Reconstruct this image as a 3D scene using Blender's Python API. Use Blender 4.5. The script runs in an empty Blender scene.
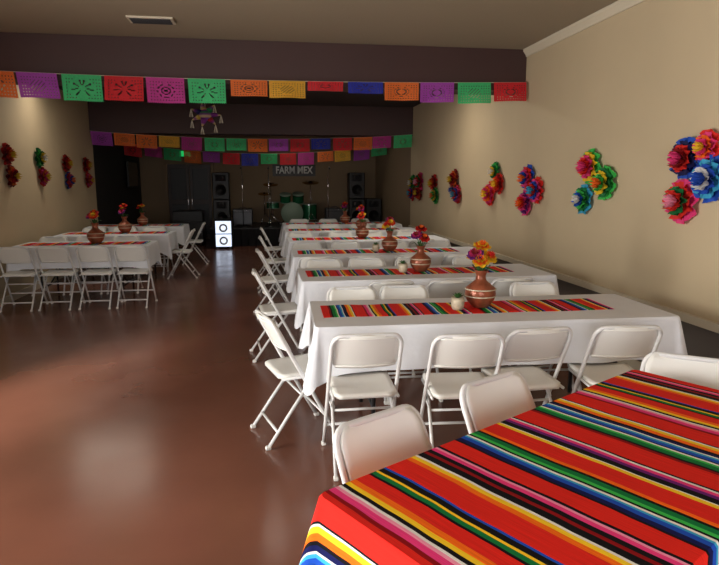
import bpy, math, random
from mathutils import Vector, Matrix
random.seed(7)
S = bpy.context.scene
try:
    S.view_settings.view_transform = 'Standard'
    S.view_settings.look = 'None'
except Exception: pass
COL = S.collection
def srgb(r,g,b):
    f=lambda c:(c/255/12.92 if c/255<=0.04045 else ((c/255+0.055)/1.055)**2.4)
    return (f(r),f(g),f(b),1)

# ------------------------------------------------------------ materials
def mat(name,col,rough=.5,metal=0,spec=.5,noise=0,nscale=8,bump=0,bscale=40,emis=None,estr=0,transl=0,detail=4):
    m=bpy.data.materials.new(name); m.use_nodes=True
    nt=m.node_tree; N=nt.nodes; L=nt.links; b=N['Principled BSDF']
    b.inputs['Base Color'].default_value=col
    b.inputs['Roughness'].default_value=rough
    b.inputs['Metallic'].default_value=metal
    b.inputs['Specular IOR Level'].default_value=spec
    if emis: b.inputs['Emission Color'].default_value=emis; b.inputs['Emission Strength'].default_value=estr
    tc=N.new('ShaderNodeTexCoord')
    if noise:
        n=N.new('ShaderNodeTexNoise'); n.inputs['Scale'].default_value=nscale; n.inputs['Detail'].default_value=detail
        L.new(tc.outputs['Object'],n.inputs['Vector'])
        mr=N.new('ShaderNodeMapRange'); mr.inputs['From Min'].default_value=.3; mr.inputs['From Max'].default_value=.7
        mr.inputs['To Min'].default_value=1-noise; mr.inputs['To Max'].default_value=1+noise
        L.new(n.outputs['Fac'],mr.inputs['Value'])
        v=N.new('ShaderNodeVectorMath'); v.operation='SCALE'; v.inputs[0].default_value=col[:3]
        L.new(mr.outputs['Result'],v.inputs['Scale']); L.new(v.outputs['Vector'],b.inputs['Base Color'])
    if bump:
        n2=N.new('ShaderNodeTexNoise'); n2.inputs['Scale'].default_value=bscale; n2.inputs['Detail'].default_value=3
        L.new(tc.outputs['Object'],n2.inputs['Vector'])
        bp=N.new('ShaderNodeBump'); bp.inputs['Strength'].default_value=bump; bp.inputs['Distance'].default_value=.02
        L.new(n2.outputs['Fac'],bp.inputs['Height']); L.new(bp.outputs['Normal'],b.inputs['Normal'])
    return m
def attr_mat(name,rough=.6,transl=.0):
    m=bpy.data.materials.new(name); m.use_nodes=True
    nt=m.node_tree; N=nt.nodes; L=nt.links; b=N['Principled BSDF']; b.inputs['Roughness'].default_value=rough
    a=N.new('ShaderNodeAttribute'); a.attribute_name='Col'
    L.new(a.outputs['Color'],b.inputs['Base Color'])
    if transl:
        t=N.new('ShaderNodeBsdfTranslucent'); mx=N.new('ShaderNodeMixShader'); mx.inputs[0].default_value=transl
        L.new(a.outputs['Color'],t.inputs['Color']); L.new(b.outputs[0],mx.inputs[1]); L.new(t.outputs[0],mx.inputs[2])
        L.new(mx.outputs[0],N['Material Output'].inputs['Surface'])
    return m
RED=srgb(226,38,28);DRED=srgb(140,8,16);BLK=srgb(14,10,16);GRN=srgb(10,120,60);LGR=srgb(60,190,80)
WHT=srgb(235,232,225);BLU=srgb(28,80,190);NVY=srgb(16,20,80);ORG=srgb(250,110,20);YEL=srgb(250,205,40)
PNK=srgb(236,60,130);LPK=srgb(245,150,180);CYN=srgb(60,170,210);PUR=srgb(110,30,120)
SEQA=[(RED,5),(DRED,.7),(BLK,.6),(GRN,1.2),(LGR,.6),(WHT,.5),(BLK,.4),(BLU,1),(CYN,.6),(WHT,.4),(NVY,.8),(BLK,.6),(ORG,1.2),(YEL,.9),(WHT,.4),(BLK,.4),(RED,4.5),(DRED,.8),(PNK,1.1),(LPK,.6),(WHT,.4),(BLK,.8),(YEL,.9),(ORG,1.0),(RED,2.5),(BLK,.5),(GRN,.9),(YEL,.5),(BLK,1.0),(BLU,.6)]
SEQB=[(RED,4.2),(ORG,1),(YEL,.9),(WHT,.4),(BLK,1.4),(DRED,.7),(BLK,1.0),(PNK,.9),(LPK,.5),(BLK,.5),(RED,3.6),(BLK,.5),(NVY,1),(BLU,.9),(CYN,.5),(WHT,.5),(BLK,.5),(LGR,.7),(GRN,1.1),(BLK,.6),(ORG,.9),(RED,3.8),(YEL,.8),(WHT,.3),(BLK,1.4),(PUR,.8),(PNK,.9),(WHT,.4),(BLK,.6)]
def serape(name,period):
    m=bpy.data.materials.new(name); m.use_nodes=True
    nt=m.node_tree; N=nt.nodes; L=nt.links; b=N['Principled BSDF']; b.inputs['Roughness'].default_value=.85
    b.inputs['Specular IOR Level'].default_value=.15
    uv=N.new('ShaderNodeUVMap'); uv.uv_map='UVMap'
    sx=N.new('ShaderNodeSeparateXYZ'); L.new(uv.outputs['UV'],sx.inputs[0])
    nz=N.new('ShaderNodeTexNoise'); nz.inputs['Scale'].default_value=4; L.new(uv.outputs['UV'],nz.inputs['Vector'])
    ad=N.new('ShaderNodeMath'); ad.operation='MULTIPLY_ADD'; ad.inputs[1].default_value=.02; L.new(nz.outputs['Fac'],ad.inputs[0]); L.new(sx.outputs['X'],ad.inputs[2])
    dv=N.new('ShaderNodeMath'); dv.operation='DIVIDE'; dv.inputs[1].default_value=period*2; L.new(ad.outputs[0],dv.inputs[0])
    fr=N.new('ShaderNodeMath'); fr.operation='FRACT'; L.new(dv.outputs[0],fr.inputs[0])
    m2=N.new('ShaderNodeMath'); m2.operation='MULTIPLY'; m2.inputs[1].default_value=2; L.new(fr.outputs[0],m2.inputs[0])
    f2=N.new('ShaderNodeMath'); f2.operation='FRACT'; L.new(m2.outputs[0],f2.inputs[0])
    gt=N.new('ShaderNodeMath'); gt.operation='GREATER_THAN'; gt.inputs[1].default_value=1; L.new(m2.outputs[0],gt.inputs[0])
    rs=[]
    for seq in (SEQA,SEQB):
        r=N.new('ShaderNodeValToRGB'); cr=r.color_ramp; cr.interpolation='CONSTANT'
        tot=sum(w for _,w in seq); p=0
        for i,(c,w) in enumerate(seq):
            if i==0: e=cr.elements[0]; e.position=0
            elif i==1: e=cr.elements[1]; e.position=p/tot
            else: e=cr.elements.new(p/tot)
            e.color=c; p+=w
        L.new(f2.outputs[0],r.inputs[0]); rs.append(r)
    mx=N.new('ShaderNodeMix'); mx.data_type='RGBA'
    L.new(gt.outputs[0],mx.inputs[0]); L.new(rs[0].outputs[0],mx.inputs[6]); L.new(rs[1].outputs[0],mx.inputs[7])
    mp=N.new('ShaderNodeMapping'); mp.inputs['Scale'].default_value=(500,6,1); L.new(uv.outputs['UV'],mp.inputs['Vector'])
    n2=N.new('ShaderNodeTexNoise'); n2.inputs['Scale'].default_value=1; L.new(mp.outputs[0],n2.inputs['Vector'])
    mr=N.new('ShaderNodeMapRange'); mr.inputs['To Min'].default_value=.6; mr.inputs['To Max'].default_value=1.3; L.new(n2.outputs['Fac'],mr.inputs['Value'])
    vm=N.new('ShaderNodeVectorMath'); vm.operation='SCALE'; L.new(mx.outputs[2],vm.inputs[0]); L.new(mr.outputs[0],vm.inputs['Scale'])
    L.new(vm.outputs[0],b.inputs['Base Color'])
    bp=N.new('ShaderNodeBump'); bp.inputs['Strength'].default_value=.25; bp.inputs['Distance'].default_value=.003
    L.new(n2.outputs['Fac'],bp.inputs['Height']); L.new(bp.outputs['Normal'],b.inputs['Normal'])
    return m

M_CHAIR=mat('white_plastic',srgb(228,227,222),.38,bump=.03,bscale=200)
M_TUBE=mat('white_enamel_steel',srgb(215,215,215),.3)
M_CLOTH=mat('white_tablecloth',srgb(222,225,232),.85,spec=.2,noise=.03,nscale=3,bump=.35,bscale=7)
M_SER=serape('serape_cloth',.62)
M_RUN=serape('serape_runner',.5)
M_TOP=mat('table_laminate',srgb(200,198,190),.5)
M_LEG=mat('grey_steel',srgb(70,70,72),.4,metal=.8)
M_WALL=mat('beige_wall_paint',srgb(190,172,141),.75,noise=.04,nscale=1.2,bump=.08,bscale=120)
M_WALLD=mat('black_wall_paint',srgb(24,21,22),.7,noise=.05,nscale=2)
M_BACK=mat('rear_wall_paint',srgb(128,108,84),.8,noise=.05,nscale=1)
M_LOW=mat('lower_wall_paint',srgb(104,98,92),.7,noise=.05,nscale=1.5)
M_CEIL=mat('ceiling_paint',srgb(150,137,116),.9,bump=.15,bscale=80)
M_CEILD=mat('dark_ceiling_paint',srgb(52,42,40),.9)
M_BEAM=mat('brown_beam_paint',srgb(62,38,36),.6,noise=.06,nscale=1.5)
M_TRIM=mat('cream_trim',srgb(206,196,174),.5)
M_BLACK=mat('black_satin',srgb(16,15,17),.45,noise=.1)
M_DARKF=mat('black_fabric',srgb(18,16,20),.95,bump=.3,bscale=60)
M_CHROME=mat('chrome',srgb(190,190,195),.2,metal=1)
M_COPPER=mat('copper_pottery',srgb(140,76,52),.32,metal=.3,noise=.35,nscale=14,bump=.15,bscale=40)
M_STEM=mat('leaf_green',srgb(50,96,40),.6,noise=.2)
M_COL=attr_mat('tissue_paper',.7,.25)
M_FLAG=attr_mat('picado_paper',.7,.5)
M_WOODD=mat('dark_door_wood',srgb(48,30,24),.45,noise=.15,nscale=4)
M_DRUM=mat('green_drum_shell',srgb(24,90,58),.25,metal=.3)
M_SKIN=mat('drum_head',srgb(110,130,115),.5)
M_CYM=mat('brass_cymbal',srgb(190,150,70),.25,metal=1)
M_GLASS=mat('tv_screen',srgb(8,8,12),.12)
M_LIT=mat('led_panel',srgb(230,235,240),.4,emis=srgb(215,230,255),estr=1.3)
M_EXIT=mat('exit_sign_green',srgb(20,120,50),.4,emis=srgb(40,220,110),estr=.6)
M_FILL=mat('fill_panel',srgb(240,235,220),.5,emis=srgb(255,236,205),estr=1)  # glowing face of the added fill fixtures
M_STR=mat('string',srgb(200,190,170),.8)
M_CER=mat('pale_ceramic',srgb(190,178,155),.4,noise=.15,nscale=30)
M_SIGN=mat('sign_letters_white',srgb(215,215,210),.6)

def floor_mat():
    m=bpy.data.materials.new('polished_red_concrete'); m.use_nodes=True
    nt=m.node_tree;N=nt.nodes;L=nt.links;b=N['Principled BSDF']
    tc=N.new('ShaderNodeTexCoord')
    n=N.new('ShaderNodeTexNoise'); n.inputs['Scale'].default_value=.7; n.inputs['Detail'].default_value=6; n.inputs['Roughness'].default_value=.55
    L.new(tc.outputs['Object'],n.inputs['Vector'])
    r=N.new('ShaderNodeValToRGB'); r.color_ramp.elements[0].position=.3; r.color_ramp.elements[1].position=.75
    r.color_ramp.elements[0].color=srgb(106,68,54); r.color_ramp.elements[1].color=srgb(130,84,67)
    L.new(n.outputs['Fac'],r.inputs[0]); L.new(r.outputs[0],b.inputs['Base Color'])
    n2=N.new('ShaderNodeTexNoise'); n2.inputs['Scale'].default_value=2.5; n2.inputs['Detail'].default_value=5; L.new(tc.outputs['Object'],n2.inputs['Vector'])
    mr=N.new('ShaderNodeMapRange'); mr.inputs['To Min'].default_value=.13; mr.inputs['To Max'].default_value=.32; L.new(n2.outputs['Fac'],mr.inputs['Value']); L.new(mr.outputs[0],b.inputs['Roughness'])
    b.inputs['Specular IOR Level'].default_value=.65
    bp=N.new('ShaderNodeBump'); bp.inputs['Strength'].default_value=.03; bp.inputs['Distance'].default_value=.02; L.new(n2.outputs['Fac'],bp.inputs['Height']); L.new(bp.outputs['Normal'],b.inputs['Normal'])
    return m
M_FLOOR=floor_mat()

# ------------------------------------------------------------ mesh builder
class MB:
    def __init__(s): s.v=[];s.f=[];s.m=[];s.sm=[];s.c=[];s.uv=[];s.mats=[]
    def mi(s,m):
        if m not in s.mats: s.mats.append(m)
        return s.mats.index(m)
    def add(s,vs,fs,m,smooth=True,col=None,uv=None):
        o=len(s.v); s.v+= [tuple(v) for v in vs]
        for i in range(len(vs)):
            s.c.append(col[i] if isinstance(col,list) else (col or (1,1,1,1)))
            s.uv.append(uv[i] if uv else (0,0))
        k=s.mi(m)
        for f in fs: s.f.append(tuple(o+i for i in f)); s.m.append(k); s.sm.append(smooth)
        return o
    def box(s,c,d,m,R=None,bev=0):
        x,y,z=[q/2 for q in d]
        if bev:
            b=bev; vs=[];
            for sx in(-1,1):
                for sy in(-1,1):
                    for sz in(-1,1):
                        vs.append((sx*x,sy*(y-b),sz*(z-b)));vs.append((sx*(x-b),sy*y,sz*(z-b)));vs.append((sx*(x-b),sy*(y-b),sz*z))
            idx=lambda sx,sy,sz,k:(((sx>0)*4+(sy>0)*2+(sz>0))*3+k)
            fs=[]
            for q in(-1,1):
                fs.append((idx(q,-1,-1,0),idx(q,1,-1,0),idx(q,1,1,0),idx(q,-1,1,0)))
                fs.append((idx(-1,q,-1,1),idx(1,q,-1,1),idx(1,q,1,1),idx(-1,q,1,1)))
                fs.append((idx(-1,-1,q,2),idx(1,-1,q,2),idx(1,1,q,2),idx(-1,1,q,2)))
                for w in(-1,1):
                    fs.append((idx(q,w,-1,0),idx(q,w,1,0),idx(q,w,1,1),idx(q,w,-1,1)))
                    fs.append((idx(q,-1,w,0),idx(q,1,w,0),idx(q,1,w,2),idx(q,-1,w,2)))
                    fs.append((idx(-1,q,w,1),idx(1,q,w,1),idx(1,q,w,2),idx(-1,q,w,2)))
                    for u in(-1,1): fs.append((idx(q,w,u,0),idx(q,w,u,1),idx(q,w,u,2)))
        else:
            vs=[(a,b_,c_) for a in(-x,x) for b_ in(-y,y) for c_ in(-z,z)]
            fs=[(0,1,3,2),(4,6,7,5),(0,4,5,1),(2,3,7,6),(0,2,6,4),(1,5,7,3)]
        C=Vector(c)
        vs=[(R@Vector(v) if R else Vector(v))+C for v in vs]
        s.add(vs,fs,m,False)
    def tube(s,path,r,m,n=8,closed=False,taper=None):
        P=[Vector(p) for p in path]; k=len(P); vs=[]; fs=[]
        up=None
        for i in range(k):
            t=(P[min(i+1,k-1)]-P[max(i-1,0)]).normalized()
            if up is None: up=t.orthogonal().normalized()
            else: up=(up-t*up.dot(t)).normalized()
            w=t.cross(up); rr=r if taper is None else r*taper[i]
            for j in range(n):
                a=2*math.pi*j/n; vs.append(P[i]+(up*math.cos(a)+w*math.sin(a))*rr)
        for i in range(k-1):
            for j in range(n): fs.append((i*n+j,i*n+(j+1)%n,(i+1)*n+(j+1)%n,(i+1)*n+j))
        fs.append(tuple(range(n))[::-1]); fs.append(tuple((k-1)*n+j for j in range(n)))
        s.add(vs,fs,m,True)
    def lathe(s,prof,m,c=(0,0,0),n=24,R=None,cols=None,cap=True):
        vs=[];fs=[];C=Vector(c);cl=[]
        for i,(r,z) in enumerate(prof):
            for j in range(n):
                a=2*math.pi*j/n; v=Vector((r*math.cos(a),r*math.sin(a),z)); vs.append((R@v if R else v)+C)
                if cols: cl.append(cols[i])
        for i in range(len(prof)-1):
            for j in range(n): fs.append((i*n+j,i*n+(j+1)%n,(i+1)*n+(j+1)%n,(i+1)*n+j))
        if cap:
            fs.append(tuple(range(n))[::-1]); fs.append(tuple((len(prof)-1)*n+j for j in range(n)))
        s.add(vs,fs,m,True,cl if cols else None)
    def plate(s,fn,nx,ny,off,m):
        vs=[];fs=[];O=Vector(off)
        for k in range(2):
            for j in range(ny+1):
                for i in range(nx+1):
                    vs.append(Vector(fn(i/nx,j/ny))+O*k)
        W=nx+1;T=W*(ny+1)
        for j in range(ny):
            for i in range(nx):
                a=j*W+i; fs.append((a,a+1,a+W+1,a+W)); fs.append((T+a,T+a+W,T+a+W+1,T+a+1))
        for i in range(nx):
            fs.append((i,T+i,T+i+1,i+1)); a=ny*W+i; fs.append((a,a+1,T+a+1,T+a))
        for j in range(ny):
            a=j*W; fs.append((a,a+W,T+a+W,T+a)); a=j*W+nx; fs.append((a,T+a,T+a+W,a+W))
        s.add(vs,fs,m,True)
    def mesh(s,name):
        me=bpy.data.meshes.new(name); me.from_pydata(s.v,[],s.f)
        for m in s.mats: me.materials.append(m)
        me.polygons.foreach_set('material_index',s.m); me.polygons.foreach_set('use_smooth',s.sm)
        ca=me.color_attributes.new('Col','FLOAT_COLOR','POINT')
        ca.data.foreach_set('color',[q for c in s.c for q in c])
        ul=me.uv_layers.new(name='UVMap')
        for lp in me.loops: ul.data[lp.index].uv=s.uv[lp.vertex_index]
        me.update(); return me
    def obj(s,name,loc=(0,0,0),rz=0,parent=None):
        return place(s.mesh(name),name,loc,rz,parent)
def place(me,name,loc,rz=0,parent=None):
    o=bpy.data.objects.new(name,me); o.location=loc; o.rotation_euler=(0,0,rz); COL.objects.link(o)
    if parent: o.parent=parent
    return o
def solid(name,lo,hi,m):
    b=MB(); c=[(a+q)/2 for a,q in zip(lo,hi)]; d=[q-a for a,q in zip(lo,hi)]
    b.box((0,0,0),d,m); return b.obj(name,c)

# ------------------------------------------------------------ room shell
XR=3.05; XL=-3.45; YB=17.3; YF=-2.2; ZC=3.12
solid('floor',(XL-.15,YF-.15,-.1),(XR+.15,YB+.15,0),M_FLOOR)
b=MB(); 
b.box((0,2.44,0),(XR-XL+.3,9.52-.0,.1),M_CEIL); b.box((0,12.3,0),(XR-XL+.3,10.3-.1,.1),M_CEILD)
b.obj('ceiling',((XR+XL)/2,0,ZC+.05))
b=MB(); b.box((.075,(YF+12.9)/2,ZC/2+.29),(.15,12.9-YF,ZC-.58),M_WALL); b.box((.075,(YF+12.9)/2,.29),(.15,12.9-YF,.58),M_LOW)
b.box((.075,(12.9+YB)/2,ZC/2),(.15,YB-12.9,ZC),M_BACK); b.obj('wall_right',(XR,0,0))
b=MB(); x=-.075
def seg(y0,y1,z0,z1,m=M_WALL): b.box((x,(y0+y1)/2,(z0+z1)/2),(.15,y1-y0,z1-z0),m)
seg(YF,1.0,0,ZC); seg(1.0,3.0,2.2,ZC); seg(3.0,12.9,0,ZC); seg(12.9,YB,0,ZC,M_WALLD)
b.obj('wall_left',(XL,0,0))
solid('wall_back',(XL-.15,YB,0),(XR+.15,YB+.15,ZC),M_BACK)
b=MB()
def segf(x0,x1,z0,z1): b.box(((x0+x1)/2,-.075,(z0+z1)/2),(x1-x0,.15,z1-z0),M_WALL)
segf(XL,-2.4,0,ZC); segf(-2.4,1.6,0,.7); segf(-2.4,1.6,2.4,ZC); segf(1.6,XR,0,ZC)
b.obj('wall_front',(0,YF,0))
def winframe(name,size,loc,rz,mull,mid=None):
    w,h=size; b=MB(); t=.06
    b.box((0,0,t/2),(w,.1,t),M_TRIM); b.box((0,0,h-t/2),(w,.1,t),M_TRIM)
    for q in(-1,1): b.box((q*(w/2-t/2),0,h/2),(t,.1,h-2*t),M_TRIM)
    for i in range(1,mull): b.box((-w/2+w*i/mull,0,h/2),(.05,.08,h-2*t),M_TRIM)
    if mid: b.box((0,0,mid),(w-2*t,.07,.05),M_TRIM)
    return b.obj(name,loc,rz)
winframe('door_1',(1.98,2.18),(XL-.075,2.0,.005),math.pi/2,2)
winframe('fill_window_1',(3.98,1.68),(-.4,YF-.075,.71),0,3)  # unseen window added behind the camera to let in fill light
solid('ceiling_beam',(XL+.002,7.05,2.65),(XR-.002,7.45,ZC-.002),M_BEAM)
solid('ceiling_beam',(XL+.002,12.75,2.53),(XR-.002,13.15,ZC-.002),M_BEAM)
solid('trim_1',(XR-.035,YF,.57),(XR-.001,12.9,.63),M_TRIM)
solid('baseboard_right',(XR-.015,YF,.002),(XR-.001,12.9,.1),M_TRIM)
solid('baseboard_left',(XL+.001,3.1,.002),(XL+.015,12.9,.1),M_TRIM)
b=MB()
vs=[];pf=[(0,0),(-.015,0),(-.02,.02),(-.05,.06),(-.055,.085),(0,.085)]
for y in(YF,7.04):
    for p in pf: vs.append((p[0],y,p[1]))
n=len(pf); b.add(vs,[(i,(i+1)%n,n+(i+1)%n,n+i) for i in range(n)]+[tuple(range(n)),tuple(range(n,2*n))],M_TRIM,False)
b.obj('trim_2',(XR-.001,0,ZC-.087))
b=MB(); b.box((0,0,0),(.42,.22,.016),M_TRIM)
for i in range(6): b.box((0,-.08+.032*i,-.012),(.37,.01,.008),M_LEG)
b.obj('ceiling_vent',(-1.07,6.3,ZC-.0095))

# ------------------------------------------------------------ folding chair
CS=.92
def chair_mesh():
    b=MB()
    TY,TZ=-.22,.80; FY=.2
    yl=lambda z: FY+(TY-FY)*z/.8
    def lx(z): return .205+.018*(1-z/.8)
    path=[]
    path.append((-lx(0),yl(0),.012))
    for z in(.2,.4,.6,.72): path.append((-lx(z),yl(z),z))
    for k in range(1,7):
        a=math.pi-k*math.pi/2/6; path.append((-.145+.06*math.cos(a),yl(.73+.06*math.sin(a)),.73+.06*math.sin(a)))
    R=[(-p[0],p[1],p[2]) for p in path[::-1]]
    b.tube(path+R,.0125,M_TUBE,8)
    def bp(u,v):
        z=.585+.205*v; w=.196
        e=0
        if v>.7: e=.035*((v-.7)/.3)**2
        if v<.2: e=.02*((.2-v)/.2)**2
        x=(2*u-1)*(w-e); y=yl(z)-.028*(1-(2*u-1)**2)+.004
        return (x,y,z)
    b.plate(bp,12,8,(0,.014,.006),M_CHAIR)
    for zz in(.6,.775):
        b.tube([(-.185+.37*i/8,yl(zz)-.028*(1-(i/4-1)**2)-.002,zz) for i in range(9)],.006,M_CHAIR,6)
    def sp(u,v):
        y=-.17+.40*v; hw=.188+.012*v
        if v>.85: hw-=.05*((v-.85)/.15)**2
        if v<.1: hw-=.03*((.1-v)/.1)**2
        x=(2*u-1)*hw
        z=.425+.012*v-.012*math.sin(math.pi*u)*math.sin(math.pi*min(1,v*1.1)) -(.02*((v-.85)/.15)**2 if v>.85 else 0)
        return (x,y,z)
    b.plate(sp,12,12,(0,0,.024),M_CHAIR)
    for q in(-1,1):
        b.tube([(q*.196,-.16,.425),(q*.2,.16,.43)],.009,M_TUBE,6)
        b.tube([(q*.186,.05,.42),(q*.19,-.1,.22),(q*.195,-.25,.012)],.011,M_TUBE,8)
        b.tube([(q*.203,yl(.36),.36),(q*.192,-.03,.33)],.007,M_TUBE,6)
        b.box((q*.223,FY,.012),(.03,.034,.024),M_CHAIR,bev=.005)
        b.box((q*.195,-.252,.012),(.028,.034,.024),M_CHAIR,bev=.005)
    b.tube([(-.218,yl(.17),.17),(.218,yl(.17),.17)],.009,M_TUBE,8)
    b.tube([(-.192,-.19,.1),(.192,-.19,.1)],.009,M_TUBE,8)
    b.tube([(-.19,-.03,.31),(.19,-.03,.31)],.008,M_TUBE,8)
    b.v=[(v[0]*CS,v[1],v[2]) for v in b.v]
    return b.mesh('folding_chair')
CH=chair_mesh()
def chair(bx,by,deg):
    a=math.radians(deg); fx,fy=-math.sin(a),math.cos(a)
    place(CH,'folding_chair',(bx+.22*fx,by+.22*fy,0),a)

# ------------------------------------------------------------ tables
def cloth(L,W,H,ox,oy,m,fold=.018,corner=.35,seed=0,name='tablecloth',flare=.05):
    rnd=random.Random(seed); b=MB(); per=[]; r=.025
    def edge(x0,y0,x1,y1,nx,ny,n):
        for i in range(n):
            t=(i+.0)/n; per.append((x0+(x1-x0)*t,y0+(y1-y0)*t,nx,ny))
    def arc(cx,cy,a0,n=10):
        for i in range(n):
            a=a0+math.pi/2*i/n; per.append((cx+r*math.cos(a),cy+r*math.sin(a),math.cos(a),math.sin(a)))
    hx,hy=L/2,W/2; nl=int(L/.03); nw=int(W/.03)
    edge(hx,-hy+r,hx,hy-r,1,0,nw); arc(hx-r,hy-r,0)
    edge(hx-r,hy,-hx+r,hy,0,1,nl); arc(-hx+r,hy-r,math.pi/2)
    edge(-hx,hy-r,-hx,-hy+r,-1,0,nw); arc(-hx+r,-hy+r,math.pi)
    edge(-hx+r,-hy,hx-r,-hy,0,-1,nl); arc(hx-r,-hy+r,math.pi*1.5)
    n=len(per); T=2*math.pi/n
    k1=int(n/14)+rnd.randint(0,3);k2=int(n/23)+rnd.randint(0,3);p1,p2=rnd.random()*6,rnd.random()*6
    rings=[0,.03,.1,.22,.36,.5,.65,.8,.92,1.0]
    vs=[];uv=[]
    for j,fr in enumerate(rings):
        for i,(x,y,nx,ny) in enumerate(per):
            cq=abs(nx*ny)*2
            dx=hx-abs(x);dy=hy-abs(y); d=max(dx,dy); pr=math.exp(-(d/.1)**2)
            over=ox*nx*nx+oy*ny*ny; dr=over*(1+corner*max(cq,pr*.6))*fr
            w=math.sin(i*T*k1+p1)*.6+math.sin(i*T*k2+p2)*.6
            off=.0 if j==0 else .006+fr*(fold*(.8+w)+flare*(cq*1.2+pr*.5))
            vs.append((x+nx*off,y+ny*off,H-dr)); uv.append((x+nx*dr,y+ny*dr))
    fs=[]
    for j in range(len(rings)-1):
        for i in range(n): fs.append((j*n+i,(j+1)*n+i,(j+1)*n+(i+1)%n,j*n+(i+1)%n))
    b.add(vs,fs,m,True,uv=uv)
    b.add(vs[:n],[tuple(range(n))],m,False,uv=uv[:n])
    return b.mesh(name)
def table_base(L,W,H=.74):
    b=MB(); b.box((0,0,H-.017),(L-.02,W-.02,.034),M_TOP,bev=.006)
    for q in(-1,1):
        x=q*(L/2-.35)
        b.tube([(x,-W/2+.1,H-.04),(x,-W/2+.08,.012)],.014,M_LEG); b.tube([(x,W/2-.1,H-.04),(x,W/2-.08,.012)],.014,M_LEG)
        b.tube([(x,-W/2+.085,.2),(x,W/2-.085,.2)],.012,M_LEG); b.tube([(x,0,.2),(x-q*.32,0,H-.04)],.01,M_LEG)
    b.box((0,0,H-.045),(L-.4,.03,.022),M_LEG)
    return b.mesh('banquet_table')
TB=table_base(2.3,.76); TBs=table_base(1.72,.76)
def runner_mesh(L,W):
    b=MB(); nx=60; vs=[];uv=[]
    for i in range(nx+1):
        for j in(0,1,2,3,4):
            x=-L/2+L*i/nx; y=-W/2+W*j/4+.006*math.sin(i*.35+j*.2)
            vs.append((x,y,.0035+.0015*math.sin(i*.7+j))); uv.append((x+1,y))
    fs=[(i*5+j,(i+1)*5+j,(i+1)*5+j+1,i*5+j+1) for i in range(nx) for j in range(4)]
    b.add(vs,fs,M_RUN,True,uv=uv)
    lo=[(v[0],v[1],.0005) for v in vs]; e=[i*5 for i in range(nx+1)]+[nx*5+j for j in range(1,5)]+[i*5+4 for i in range(nx-1,-1,-1)]+[3,2,1]
    vv=[vs[i] for i in e]+[lo[i] for i in e]; n=len(e)
    b.add(vv,[(i,n+i,n+(i+1)%n,(i+1)%n) for i in range(n)],M_RUN,False,uv=[uv[i] for i in e]*2)
    return b.mesh('table_runner')
RM=runner_mesh(1.95,.36); RMs=runner_mesh(1.6,.36)
def dining(cx,cy,L,seed,rz=0,small=False):
    t=place(TBs if small else TB,'banquet_table',(cx,cy,0),rz)
    place(cloth(L,.78,.748,.275,.275,M_CLOTH,seed=seed,fold=.012 if small else .018,corner=.45,flare=.02 if small else .05),'tablecloth',(0,0,0),0,t)
    place(RMs if small else RM,'table_runner',(-.12 if not small else 0,.03,.749),0,t)
    return t
NY=[3.80,5.47,7.14,8.81,10.48,12.0]
for i,y in enumerate(NY):
    dining(1.42,y,2.32,i+1,math.radians([-1.2,.4,-.3,.5,0,.3][i]))

ang=math.radians(30.5); ux,uy=math.cos(ang),math.sin(ang); wx,wy=uy,-ux
A=Vector((.114,1.53)); Ls=1.76;Ws=.78
cx=A.x+ux*Ls/2+wx*Ws/2; cy=A.y+uy*Ls/2+wy*Ws/2
t=place(table_base(1.74,.76),'banquet_table',(cx,cy,0),ang)
place(cloth(Ls,Ws,.75,.27,.27,M_SER,fold=.02,corner=.3,seed=21,name='serape_tablecloth'),'serape_tablecloth',(0,0,0),0,t)

chair(.345,1.955,180+30.5); chair(.885,2.28,180+28)
chair(1.91,2.43,90+55)
chair(.50,3.04,0);chair(1.03,2.95,-5);chair(1.47,3.02,3);chair(1.98,3.0,-7)
chair(-.06,3.62,-74)
far={0:[(.62,4.48),(1.04,4.46),(2.1,4.46)],1:[(.55,0),(1.0,0),(1.5,0),(2.1,0)],2:[(.5,0),(1.0,0),(1.6,0),(2.2,0)],3:[(.5,0),(1.1,0),(1.6,0),(2.2,0)],4:[(.5,0),(1.1,0),(1.7,0),(2.2,0)],5:[(.6,0),(1.2,0),(1.9,0)]}
for k,l in far.items():
    for (x,_) in l: chair(x+random.uniform(-.03,.03),NY[k]+.39+.28+random.uniform(0,.03),180+random.uniform(-4,4))
near={1:[.95,1.45,2.0],2:[.5,1.05,1.55,2.1],3:[.55,1.0,1.6,2.1],4:[.5,1.0,1.6,2.15],5:[.5,1.1,1.8]}
for k,l in near.items():
    for x in l: chair(x+random.uniform(-.03,.03),NY[k]-.39-.40+random.uniform(-.01,.01),random.uniform(-4,4))
for k in(1,2,3,4): chair(-.15,NY[k]-random.uniform(0,.12),-90+random.uniform(2,12))

LY=[8.6,10.3,12.0]; LX=-2.47
for i,y in enumerate(LY): dining(LX,y,1.74,30+i,0,True)
for x in(-3.12,-2.67,-2.2,-1.75): chair(x,LY[0]-.78,random.uniform(-3,3))
for x in(-3.1,-2.6,-2.1): chair(x,LY[0]+.66,180)
for x in(-3.0,-2.5,-2.0): chair(x,LY[1]+.66,180+random.uniform(-3,3)); chair(x-.03,LY[2]-.8,0)
chair(-1.25,LY[1],90); chair(-1.25,LY[2],92)

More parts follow.
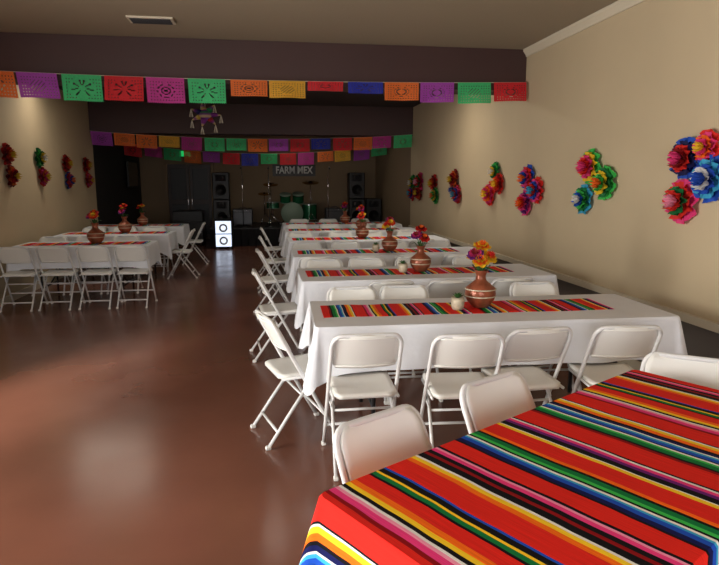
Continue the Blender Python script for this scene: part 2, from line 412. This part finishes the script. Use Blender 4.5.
# ------------------------------------------------------------ flowers
def ruffle(b,c,n,R,cols,seed,depth=.5,seg=44):
    rnd=random.Random(seed); n=Vector(n).normalized(); a=n.orthogonal().normalized(); w=n.cross(a); C=Vector(c)
    Lr=len(cols)
    for l,cl in enumerate(cols):
        rr=R*(1-l/(Lr+.6)); k=rnd.choice([7,8,9,10]); ph=rnd.random()*6; k2=rnd.choice([13,15,17])
        vs=[];cc=[];fs=[]; st=[.08,.45,.75,1.0]
        for s_,q in enumerate(st):
            for j in range(seg):
                t=2*math.pi*j/seg
                rad=rr*q*(1+ (.1*abs(math.sin(k*t/2+ph))+.06*rnd.uniform(-1,1))*(q>.9))
                h=R*depth*(.12*l+ .55*q*q*(l+1)/Lr) + R*.13*q*math.sin(k*t+ph)+R*.09*q*math.sin(k2*t)*(q>.6)
                vs.append(C+a*rad*math.cos(t)+w*rad*math.sin(t)+n*max(h,.0))
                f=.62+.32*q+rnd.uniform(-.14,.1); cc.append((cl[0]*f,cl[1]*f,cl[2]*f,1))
        for s_ in range(3):
            for j in range(seg): fs.append((s_*seg+j,s_*seg+(j+1)%seg,(s_+1)*seg+(j+1)%seg,(s_+1)*seg+j))
        fs.append(tuple(range(seg)))
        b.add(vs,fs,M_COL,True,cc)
PALS=[[BLU,NVY,RED,DRED,PNK],[RED,PNK,ORG,PNK,YEL],[PNK,RED,GRN,RED,LPK],[BLU,CYN,BLU,WHT,BLU],[LGR,YEL,PNK,RED,PNK],[CYN,GRN,LGR,BLU,WHT],[LGR,GRN,YEL,LGR,ORG],[BLU,RED,PNK,BLU,ORG],[RED,PNK,BLU,RED,CYN],[RED,DRED,RED,ORG,YEL],[GRN,LGR,GRN,YEL,WHT],[PNK,PUR,PNK,RED,ORG],[DRED,ORG,RED,DRED,YEL]]
clusters=[
 [(4.07,1.76,.14,0),(3.86,1.83,.11,1),(4.07,1.45,.15,2),(3.80,1.61,.15,3)],
 [(5.39,1.73,.15,4),(5.48,1.42,.13,5),(5.12,1.58,.145,6)],
 [(6.78,1.63,.14,7),(6.53,1.49,.14,8),(6.82,1.34,.14,11)],
 [(7.82,1.72,.12,10),(8.0,1.42,.15,1),(7.68,1.56,.13,9)],
 [(9.62,1.62,.15,12),(9.45,1.38,.14,8),(9.7,1.45,.1,3)],
 [(10.85,1.55,.15,9),(10.75,1.33,.14,6)],
 [(11.9,1.58,.17,2),(11.95,1.36,.15,12)],
 [(12.5,1.56,.15,10),(12.55,1.34,.15,8)]]
sd=0
for ci,cl in enumerate(clusters):
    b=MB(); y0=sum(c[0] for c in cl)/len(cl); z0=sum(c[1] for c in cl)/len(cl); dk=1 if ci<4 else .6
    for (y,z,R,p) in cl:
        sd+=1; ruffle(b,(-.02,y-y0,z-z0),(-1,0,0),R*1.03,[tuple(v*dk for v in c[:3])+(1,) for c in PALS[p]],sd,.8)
        b.lathe([(.012,0),(.012,.02)],M_STEM,(0,y-y0,z-z0),8,Matrix.Rotation(-math.pi/2,3,'Y'))
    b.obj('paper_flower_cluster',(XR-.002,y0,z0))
for (y,z,pp) in[(8.7,1.8,(9,12)),(9.85,1.8,(10,1)),(11.05,1.75,(9,7)),(12.2,1.75,(9,1))]:
    b=MB()
    for q,(dy,dz) in enumerate([(0,.14),(.08,-.14)]):
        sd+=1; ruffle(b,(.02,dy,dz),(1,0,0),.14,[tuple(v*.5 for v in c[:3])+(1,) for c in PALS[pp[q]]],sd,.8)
        b.lathe([(.012,0),(.012,.02)],M_STEM,(0,dy,dz),8,Matrix.Rotation(math.pi/2,3,'Y'))
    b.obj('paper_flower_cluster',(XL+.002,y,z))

def vase(x,y,z,pal,seed,sc=1):
    b=MB(); r=random.Random(seed)
    prof=[(.055,0),(.06,.006),(.095,.05),(.105,.09),(.098,.125),(.06,.155),(.036,.175),(.032,.205),(.046,.235),(.052,.24),(.044,.236),(.028,.2),(.02,.18)]
    b.lathe([(a*sc*.95,h*sc) for a,h in prof],M_COPPER,n=28)
    for zz in(.07,.115): b.lathe([(.1*sc*.97+.002,zz*sc),(.103*sc*.97+.003,zz*sc+.004),(.1*sc*.97+.002,zz*sc+.008)],M_CER,n=28,cap=False)
    for i,cs in enumerate(pal):
        a=i*2*math.pi/len(pal)+r.random()*.5; rr=.05 if i else 0.0
        hx,hy,hz=rr*math.cos(a),rr*math.sin(a),(.33+.045*(i==0)+r.uniform(-.03,.02))*sc
        b.tube([(0,0,.2*sc),(hx*.5,hy*.5,.27*sc),(hx,hy,hz)],.004,M_STEM,6)
        ruffle(b,(hx,hy,hz),(hx*6,hy*6-.25,.6),.052*sc,cs,seed*10+i,depth=.8,seg=28)
    for i in range(6):
        a=i*1.05+r.random(); L=.1
        p=[Vector((.02*math.cos(a),.02*math.sin(a),.22*sc)),Vector((.06*math.cos(a),.06*math.sin(a),.27*sc)),Vector((.1*math.cos(a),.1*math.sin(a),.26*sc))]
        s_=Vector((-math.sin(a),math.cos(a),0))*.018
        b.add([p[0],p[1]+s_,p[2],p[1]-s_],[(0,1,2,3)],M_STEM,True)
    b.obj('flower_vase',(x,y,z))
F1=[YEL,YEL,ORG,RED];F2=[RED,RED,DRED,ORG];F3=[YEL,ORG,YEL,ORG];F4=[PUR,PNK,DRED];F5=[RED,ORG,YEL]
ZT=.7555
vase(1.40,3.83,ZT,[F3,F2,F1,F4,F3,F1],1,1.05)
vase(1.40,5.47,ZT,[F2,F1,F4,F2],2,1.0)
vase(1.44,7.15,ZT,[F4,F2,F1,F5],3)
vase(1.36,8.82,ZT,[F1,F4,F2],4); vase(1.6,10.5,ZT,[F2,F5,F4],5); vase(1.5,12.0,ZT,[F2,F1,F4],6)
vase(-2.35,8.62,ZT,[F2,F1,F4,F5],7,1.15); vase(-2.35,10.32,ZT,[F2,F5,F4],8,1.1); vase(-2.4,12.0,ZT,[F1,F2],9)
def pot(x,y,z):
    b=MB(); b.lathe([(.032,0),(.042,.02),(.045,.06),(.04,.085),(.036,.08),(.03,.06)],M_CER,n=20)
    for i in range(14):
        a=i*2.4; L=.02+.0018*i
        p0=Vector((0,0,.07));p2=Vector((L*math.cos(a),L*math.sin(a),.115-.001*i)); s_=Vector((-math.sin(a),math.cos(a),0))*.009;pm=(p0+p2)/2+Vector((0,0,.008))
        b.add([p0,pm+s_,p2,pm-s_],[(0,1,2,3)],M_STEM,True)
    b.obj('succulent_pot',(x,y,z))
pot(1.22,3.76,ZT); pot(1.22,5.42,ZT); pot(1.26,7.1,ZT)

# ------------------------------------------------------------ papel picado
def banner(y,z,x0,x1,cols,heights,sag,seed,w=.4):
    rnd=random.Random(seed); b=MB(); n=len(cols); zz=lambda x: -sag*(1-((2*(x-x0)/(x1-x0)-1)**2))
    b.tube([(x0+(x1-x0)*i/40,0,zz(x0+(x1-x0)*i/40)) for i in range(41)],.004,M_STR,6)
    pitch=(x1-x0)/n
    for k,c in enumerate(cols):
        xc=x0+pitch*(k+.5)+rnd.uniform(-.015,.015)*(0<k<n-1); h=heights[k%len(heights)]; nx,nz=40,26
        tilt=rnd.uniform(-.25,.35); pat=rnd.randint(0,3)
        vs=[];cc=[];fs=[]
        for j in range(nz+1):
            for i in range(nx+1):
                u=i/nx;v=j/nz; x=xc+(u-.5)*w
                dz=-v*h
                if j==nz: dz+= .014*(i%2)
                yy=tilt*v*h+.018*math.sin(u*6+k)*v-.006
                vs.append((x,yy,zz(x)+dz)); f=rnd.uniform(.9,1.05); cc.append((c[0]*f,c[1]*f,c[2]*f,1))
        for j in range(nz):
            for i in range(nx):
                du=abs(i+.5-nx/2)/(nx/2); dv=(j+.5)/nz; hole=False
                if .1<dv<.88 and du<.92:
                    rr=math.hypot(du*1.25,(dv-.5)*2.2); th=math.atan2((dv-.5)*2.2,du*1.25)
                    lace=(i%3==1 and j%3==1)
                    if pat==0: hole=(.5<rr<.6 and math.sin(th*10)>-.2) or rr<.12 or (rr>.72 and lace) or (.25<rr<.33)
                    elif pat==1: hole=(rr<.7 and math.sin(th*8)>.7 and rr>.25) or (rr>.85 and lace)
                    elif pat==2: hole=(rr>.75 and lace) or (.3<rr<.38) or (.5<rr<.56 and j%2)
                    else: hole=(rr>.6 and lace) or (rr<.5 and (i+j)%4==0)
                if not hole:
                    a=j*(nx+1)+i; fs.append((a,a+1,a+nx+2,a+nx+1))
        b.add(vs,fs,M_FLAG,False,cc)
    b.obj('papel_picado_banner',(0,y,z))
pO=srgb(255,130,60);pP=srgb(190,85,205);pG=srgb(80,220,140);pR=srgb(235,50,60);pM=srgb(215,70,165);pY=srgb(255,195,70);pB=srgb(55,65,190)
banner(6.93,2.73,XL+.03,XR-.03,[pO,pO,pP,pG,pR,pM,pG,pO,pY,pR,pB,pO,pP,pG,pR],[.26,.26,.25,.27,.26,.26,.25,.17,.19,.1,.13,.2,.22,.24,.22],.05,1,.395)
banner(12.62,2.55,XL+.03,XR-.03,[pP,pO,pO,pY,pM,pG,pG,pO,pP,pR,pB,pR,pO,pM,pG],[.26,.24,.26,.22,.26,.26,.24],.12,2,.39)
banner(15.3,2.5,XL+.03,XR-.03,[pR,pM,pG,pO,pP,pR,pB,pG,pR,pM,pO,pY,pP,pG],[.3,.25,.28],.25,3,.4)

b=MB(); PC=[PUR,BLU,PUR,srgb(190,170,120),PUR,GRN,PUR,PNK,ORG]
b.lathe([(.001,-.11)]+[(.11*math.sin(t*math.pi/8),-.11*math.cos(t*math.pi/8)) for t in range(1,8)]+[(.001,.11)],M_COL,cols=PC,n=20)
for i,cl in enumerate([PUR,GRN,srgb(180,150,90),NVY,srgb(190,160,60),PUR,DRED]):
    a=i*2*math.pi/7; d=Vector((math.cos(a),.15*(-1)**i,math.sin(a))).normalized(); R=d.to_track_quat('Z','Y').to_matrix()
    b.lathe([(.06,0),(.045,.05),(.03,.1),(.012,.15),(.002,.17)],M_COL,tuple(d*.085),12,R,[cl,cl,PUR,srgb(190,170,90),cl])
    tip=d*.25
    for q in range(8): b.tube([tip,tip+Vector((.015*math.cos(q),.015*math.sin(q),-.06)),tip+Vector((.03*math.cos(q),.03*math.sin(q),-.16))],.003,M_STR,4)
b.v=[(v[0]*.9,v[1]*.9,v[2]*.72) for v in b.v]
b.tube([(0,0,.07),(0,0,.558)],.003,M_STR,5)
b.obj('star_pinata',(-.9,9.4,2.56))

# ------------------------------------------------------------ back of the hall
b=MB(); b.box((0,0,.22),(XR+1.45-.01,2.27,.44),M_BLACK); b.box((0,-1.14,.21),(XR+1.45-.01,.02,.42),M_DARKF)
for i in range(26): b.tube([(-2.2+.176*i,-1.155,.02),(-2.2+.176*i,-1.155,.41)],.012,M_DARKF,6)
b.obj('stage',((XR-1.45)/2,YB-1.145,0))
STZ=.442
b=MB()
for q in(-1,1):
    b.box((q*.29,0,1.02),(.56,.045,2.02),M_WOODD)
    for z0,z1 in((.12,.95),(1.08,1.92)): b.box((q*.29,-.03,(z0+z1)/2),(.4,.02,z1-z0),M_BLACK,bev=.006)
    b.box((q*.05,-.05,1.02),(.02,.05,.16),M_CHROME)
    b.box((q*.62,0,1.04),(.08,.07,2.08),M_BACK)
b.box((0,0,2.1),(1.32,.07,.08),M_BACK)
b.obj('door_2',(-2.15,YB-.04,.002))
b=MB(); b.box((0,0,0),(.34,.05,.2),M_BLACK); b.box((0,-.028,0),(.3,.008,.15),M_EXIT); b.obj('exit_sign',(-2.25,YB-.027,2.32))
b=MB(); b.box((0,0,0),(.04,1.1,.64),M_BLACK,bev=.01); b.box((.022,0,0),(.004,1.04,.58),M_GLASS); b.box((-.04,0,0),(.05,.3,.3),M_LEG); b.obj('wall_tv',(XL+.07,16.0,1.75))
b=MB(); b.box((0,0,0),(1.2,.02,.32),M_BLACK)
so=b.obj('wall_sign',(.72,YB-.012,1.88))
cu=bpy.data.curves.new('letters','FONT'); cu.body='FARM MEX'; cu.size=.27; cu.align_x='CENTER'; cu.align_y='CENTER'; cu.extrude=.004; cu.offset=.007
to=bpy.data.objects.new('tmp',cu); COL.objects.link(to); bpy.context.view_layer.update()
me=bpy.data.meshes.new_from_object(to.evaluated_get(bpy.context.evaluated_depsgraph_get())); bpy.data.objects.remove(to)
me.materials.clear(); me.materials.append(M_SIGN)
lo=bpy.data.objects.new('letters',me); COL.objects.link(lo); lo.parent=so; lo.location=(0,-.016,0); lo.rotation_euler=(math.pi/2,0,0); lo.scale=(.8,1,1)
b=MB()
def drum(c,r,h,R): 
    b.lathe([(r,-h/2),(r,h/2)],M_DRUM,c,24,R,cap=False)
    for q in(-1,1): b.lathe([(r+.008,q*h/2-.015),(r+.012,q*h/2),(r+.002,q*h/2+.01*q),(0.001,q*h/2+.004*q)],M_SKIN,c,24,R,cap=False)
    b.lathe([(r+.009,h/2-.02),(r+.012,h/2-.01),(r+.009,h/2)],M_CHROME,c,24,R,cap=False)
RX=Matrix.Rotation(math.pi/2,3,'X')
drum((0,0,.3),.28,.4,RX); T1=Matrix.Rotation(.35,3,'X')
drum((-.17,.02,.7),.14,.2,T1); drum((.17,.02,.7),.15,.22,T1); drum((.48,.25,.32),.2,.4,Matrix.Identity(3)); drum((-.5,.3,.5),.17,.15,Matrix.Identity(3))
for q in(-1,1): b.tube([(q*.2,0,.1),(q*.34,-.1,.012)],.01,M_CHROME)
b.tube([(0,0,.5),(-.1,0,.62)],.012,M_CHROME);b.tube([(0,0,.5),(.1,0,.62)],.012,M_CHROME)
for lx_,ly_ in((.36,.12),(.6,.12),(.48,.44)): b.tube([(lx_,ly_,.5),(lx_,ly_,.01)],.008,M_CHROME)
b.tube([(-.5,.3,.42),(-.5,.3,.2)],.01,M_CHROME)
for k in range(3): a=k*2.1; b.tube([(-.5,.3,.22),(-.5+.2*math.cos(a),.3+.2*math.sin(a),.01)],.008,M_CHROME)
for (x,y,z,r) in((-.55,.0,1.05,.2),(.5,-.02,1.1,.22),(-.72,.3,.8,.17)):
    b.tube([(x,y,z+.03),(x,y,.25)],.009,M_CHROME)
    for k in range(3): a=k*2.1; b.tube([(x,y,.3),(x+.2*math.cos(a),y+.2*math.sin(a),.01)],.008,M_CHROME)
    b.lathe([(r,0),(r*.5,.018),(.03,.025),(.025,.04),(.002,.045)],M_CYM,(x,y,z),24,Matrix.Rotation(.25,3,'X'),cap=False)
b.obj('drum_kit',(.6,16.2,STZ+.002))
def amp(x,y,z,w,h,d,name='guitar_amplifier'):
    b=MB(); b.box((0,0,h/2+.02),(w,d,h),M_BLACK,bev=.015); b.box((0,-d/2-.004,h*.42+.02),(w*.88,.012,h*.66),M_LEG)
    b.box((0,-d/2-.005,h*.9+.01),(w*.88,.012,h*.12),M_LEG)
    for i in range(6): b.lathe([(.012,0),(.01,.015)],M_CHROME,(-w*.35+i*w*.14,-d/2-.01,h*.9+.01),10,RX)
    for q in(-1,1):
        for p in(-1,1): b.box((q*w*.4,p*d*.38,.01),(.04,.04,.02),M_LEG)
    b.tube([(-.09,0,h+.018),(-.07,0,h+.05),(.07,0,h+.05),(.09,0,h+.018)],.009,M_LEG)
    b.obj(name,(x,y,z))
amp(-.68,15.9,STZ,.5,.42,.3); amp(1.72,16.1,STZ,.5,.42,.3)
def pa(x,y,z,name='stage_speaker'):
    b=MB(); w,h,d=.42,.68,.38
    b.box((0,0,h/2),(w,d,h),M_BLACK,bev=.02); b.lathe([(.16,0),(.15,.01),(.12,-.005),(.03,-.01)],M_BLACK,(0,-d/2-.002,.24),24,RX)
    b.box((0,-d/2-.005,.54),(.26,.014,.16),M_DARKF,bev=.004)
    b.lathe([(.08,0),(.075,.01),(.02,-.005)],M_BLACK,(0,-d/2-.01,.54),20,RX)
    b.obj(name,(x,y,z))
pa(2.28,15.9,STZ); pa(2.28,15.9,STZ+.682); pa(2.78,16.2,STZ); pa(-1.2,15.9,STZ); pa(-1.2,15.9,STZ+.682)
def mic(x,y):
    b=MB(); b.lathe([(.13,0),(.13,.015),(.02,.03)],M_BLACK,n=20); b.tube([(0,0,.02),(0,0,1.35)],.01,M_CHROME); b.tube([(0,.25,1.15),(0,-.3,1.5)],.008,M_CHROME)
    b.tube([(0,-.3,1.5),(0,-.35,1.47),(0,-.43,1.45)],.016,M_BLACK,8,taper=[.7,1,1.5]); b.obj('microphone_stand',(x,y,STZ))
mic(-.65,15.35); mic(.0,15.4); mic(1.5,15.5)
b=MB(); b.box((0,0,.37),(.42,.34,.66),M_BLACK,bev=.02)
b.box((0,-.172,.36),(.36,.012,.6),M_LIT,bev=.004)
for z in(.2,.5): b.lathe([(.1,0),(.095,.012),(.085,.0),(.03,-.004)],M_SIGN,(0,-.18,z),24,RX,cap=False)
for z in(.36,): b.box((0,-.182,z),(.36,.012,.02),M_BLACK)
for q in(-1,1): 
    b.lathe([(.04,-.02),(.04,.02)],M_BLACK,(q*.18,.12,.041),16,Matrix.Rotation(math.pi/2,3,'Y')); b.box((q*.15,-.12,.021),(.05,.05,.04),M_BLACK)
    b.tube([(q*.14,.12,.69),(q*.14,.13,.8)],.008,M_LEG)
b.tube([(-.14,.13,.8),(.14,.13,.8)],.012,M_BLACK)
b.obj('portable_speaker',(-1.08,14.6,0))
b=MB(); b.box((0,0,.45),(.7,.5,.8),M_BLACK,bev=.01)
for q in(-1,1):
    for p in(-1,1):
        b.tube([(q*.35,p*.25,.05),(q*.35,p*.25,.85)],.012,M_LEG,6); b.lathe([(.03,-.015),(.03,.015)],M_LEG,(q*.28,p*.18,.031),12,RX)
b.tube([(-.35,-.25,.6),(.35,-.25,.6)],.01,M_LEG,6)
b.obj('road_case',(-2.0,15.6,0))

# ------------------------------------------------------------ lights
def area(name,loc,rot,sx,sy,p,col,parent=None):
    l=bpy.data.lights.new(name,'AREA'); l.shape='RECTANGLE'; l.size=sx;l.size_y=sy;l.energy=p;l.color=col
    o=bpy.data.objects.new(name,l); o.location=loc; o.rotation_euler=rot; COL.objects.link(o)
    if parent: o.parent=parent
    return o
def fill_fixture(x,y,p,col=(1,.9,.76)):  # added fill light, hung out of view to brighten the hall
    b=MB(); b.box((0,0,-.03),(1.24,.3,.06),M_TRIM,bev=.01); b.box((0,0,-.066),(1.16,.24,.014),M_FILL,bev=.003)
    o=b.obj('fill_ceiling_light',(x,y,ZC-.002)); area('fill_lamp',(0,0,-.08),(0,0,0),1.15,.24,p,col,o)
fill_fixture(-2.6,9.7,15); fill_fixture(1.7,8.8,28); fill_fixture(.6,14.2,13)
area('daylight_door',(XL-.35,2.0,1.05),(0,math.radians(-90),0),1.9,1.9,320,(1,.965,.9))
area('front_window_fill',(-.4,YF-.35,1.6),(math.radians(90),0,0),3.8,1.6,135,(.97,.98,1))  # soft fill added from behind the camera for the chair backs
l=bpy.data.lights.new('sun','SUN'); l.energy=10; l.angle=math.radians(13); l.color=(1,.93,.88)
o=bpy.data.objects.new('sun',l); o.rotation_euler=Vector((1.75,2.6,-1.5)).to_track_quat('-Z','Y').to_euler(); o.location=(-6,-3,4); COL.objects.link(o)
w=bpy.data.worlds.new('World'); S.world=w; w.use_nodes=True
w.node_tree.nodes['Background'].inputs[0].default_value=(.7,.82,1,1); w.node_tree.nodes['Background'].inputs[1].default_value=.5

cd=bpy.data.cameras.new('camera'); cam=bpy.data.objects.new('camera',cd); COL.objects.link(cam)
cam.location=(0,0,1.6); cam.rotation_euler=(math.radians(90-9.65),0,math.radians(-8.5)); cd.sensor_width=36; cd.lens=600/719*36
cd.clip_start=.05
S.camera=cam
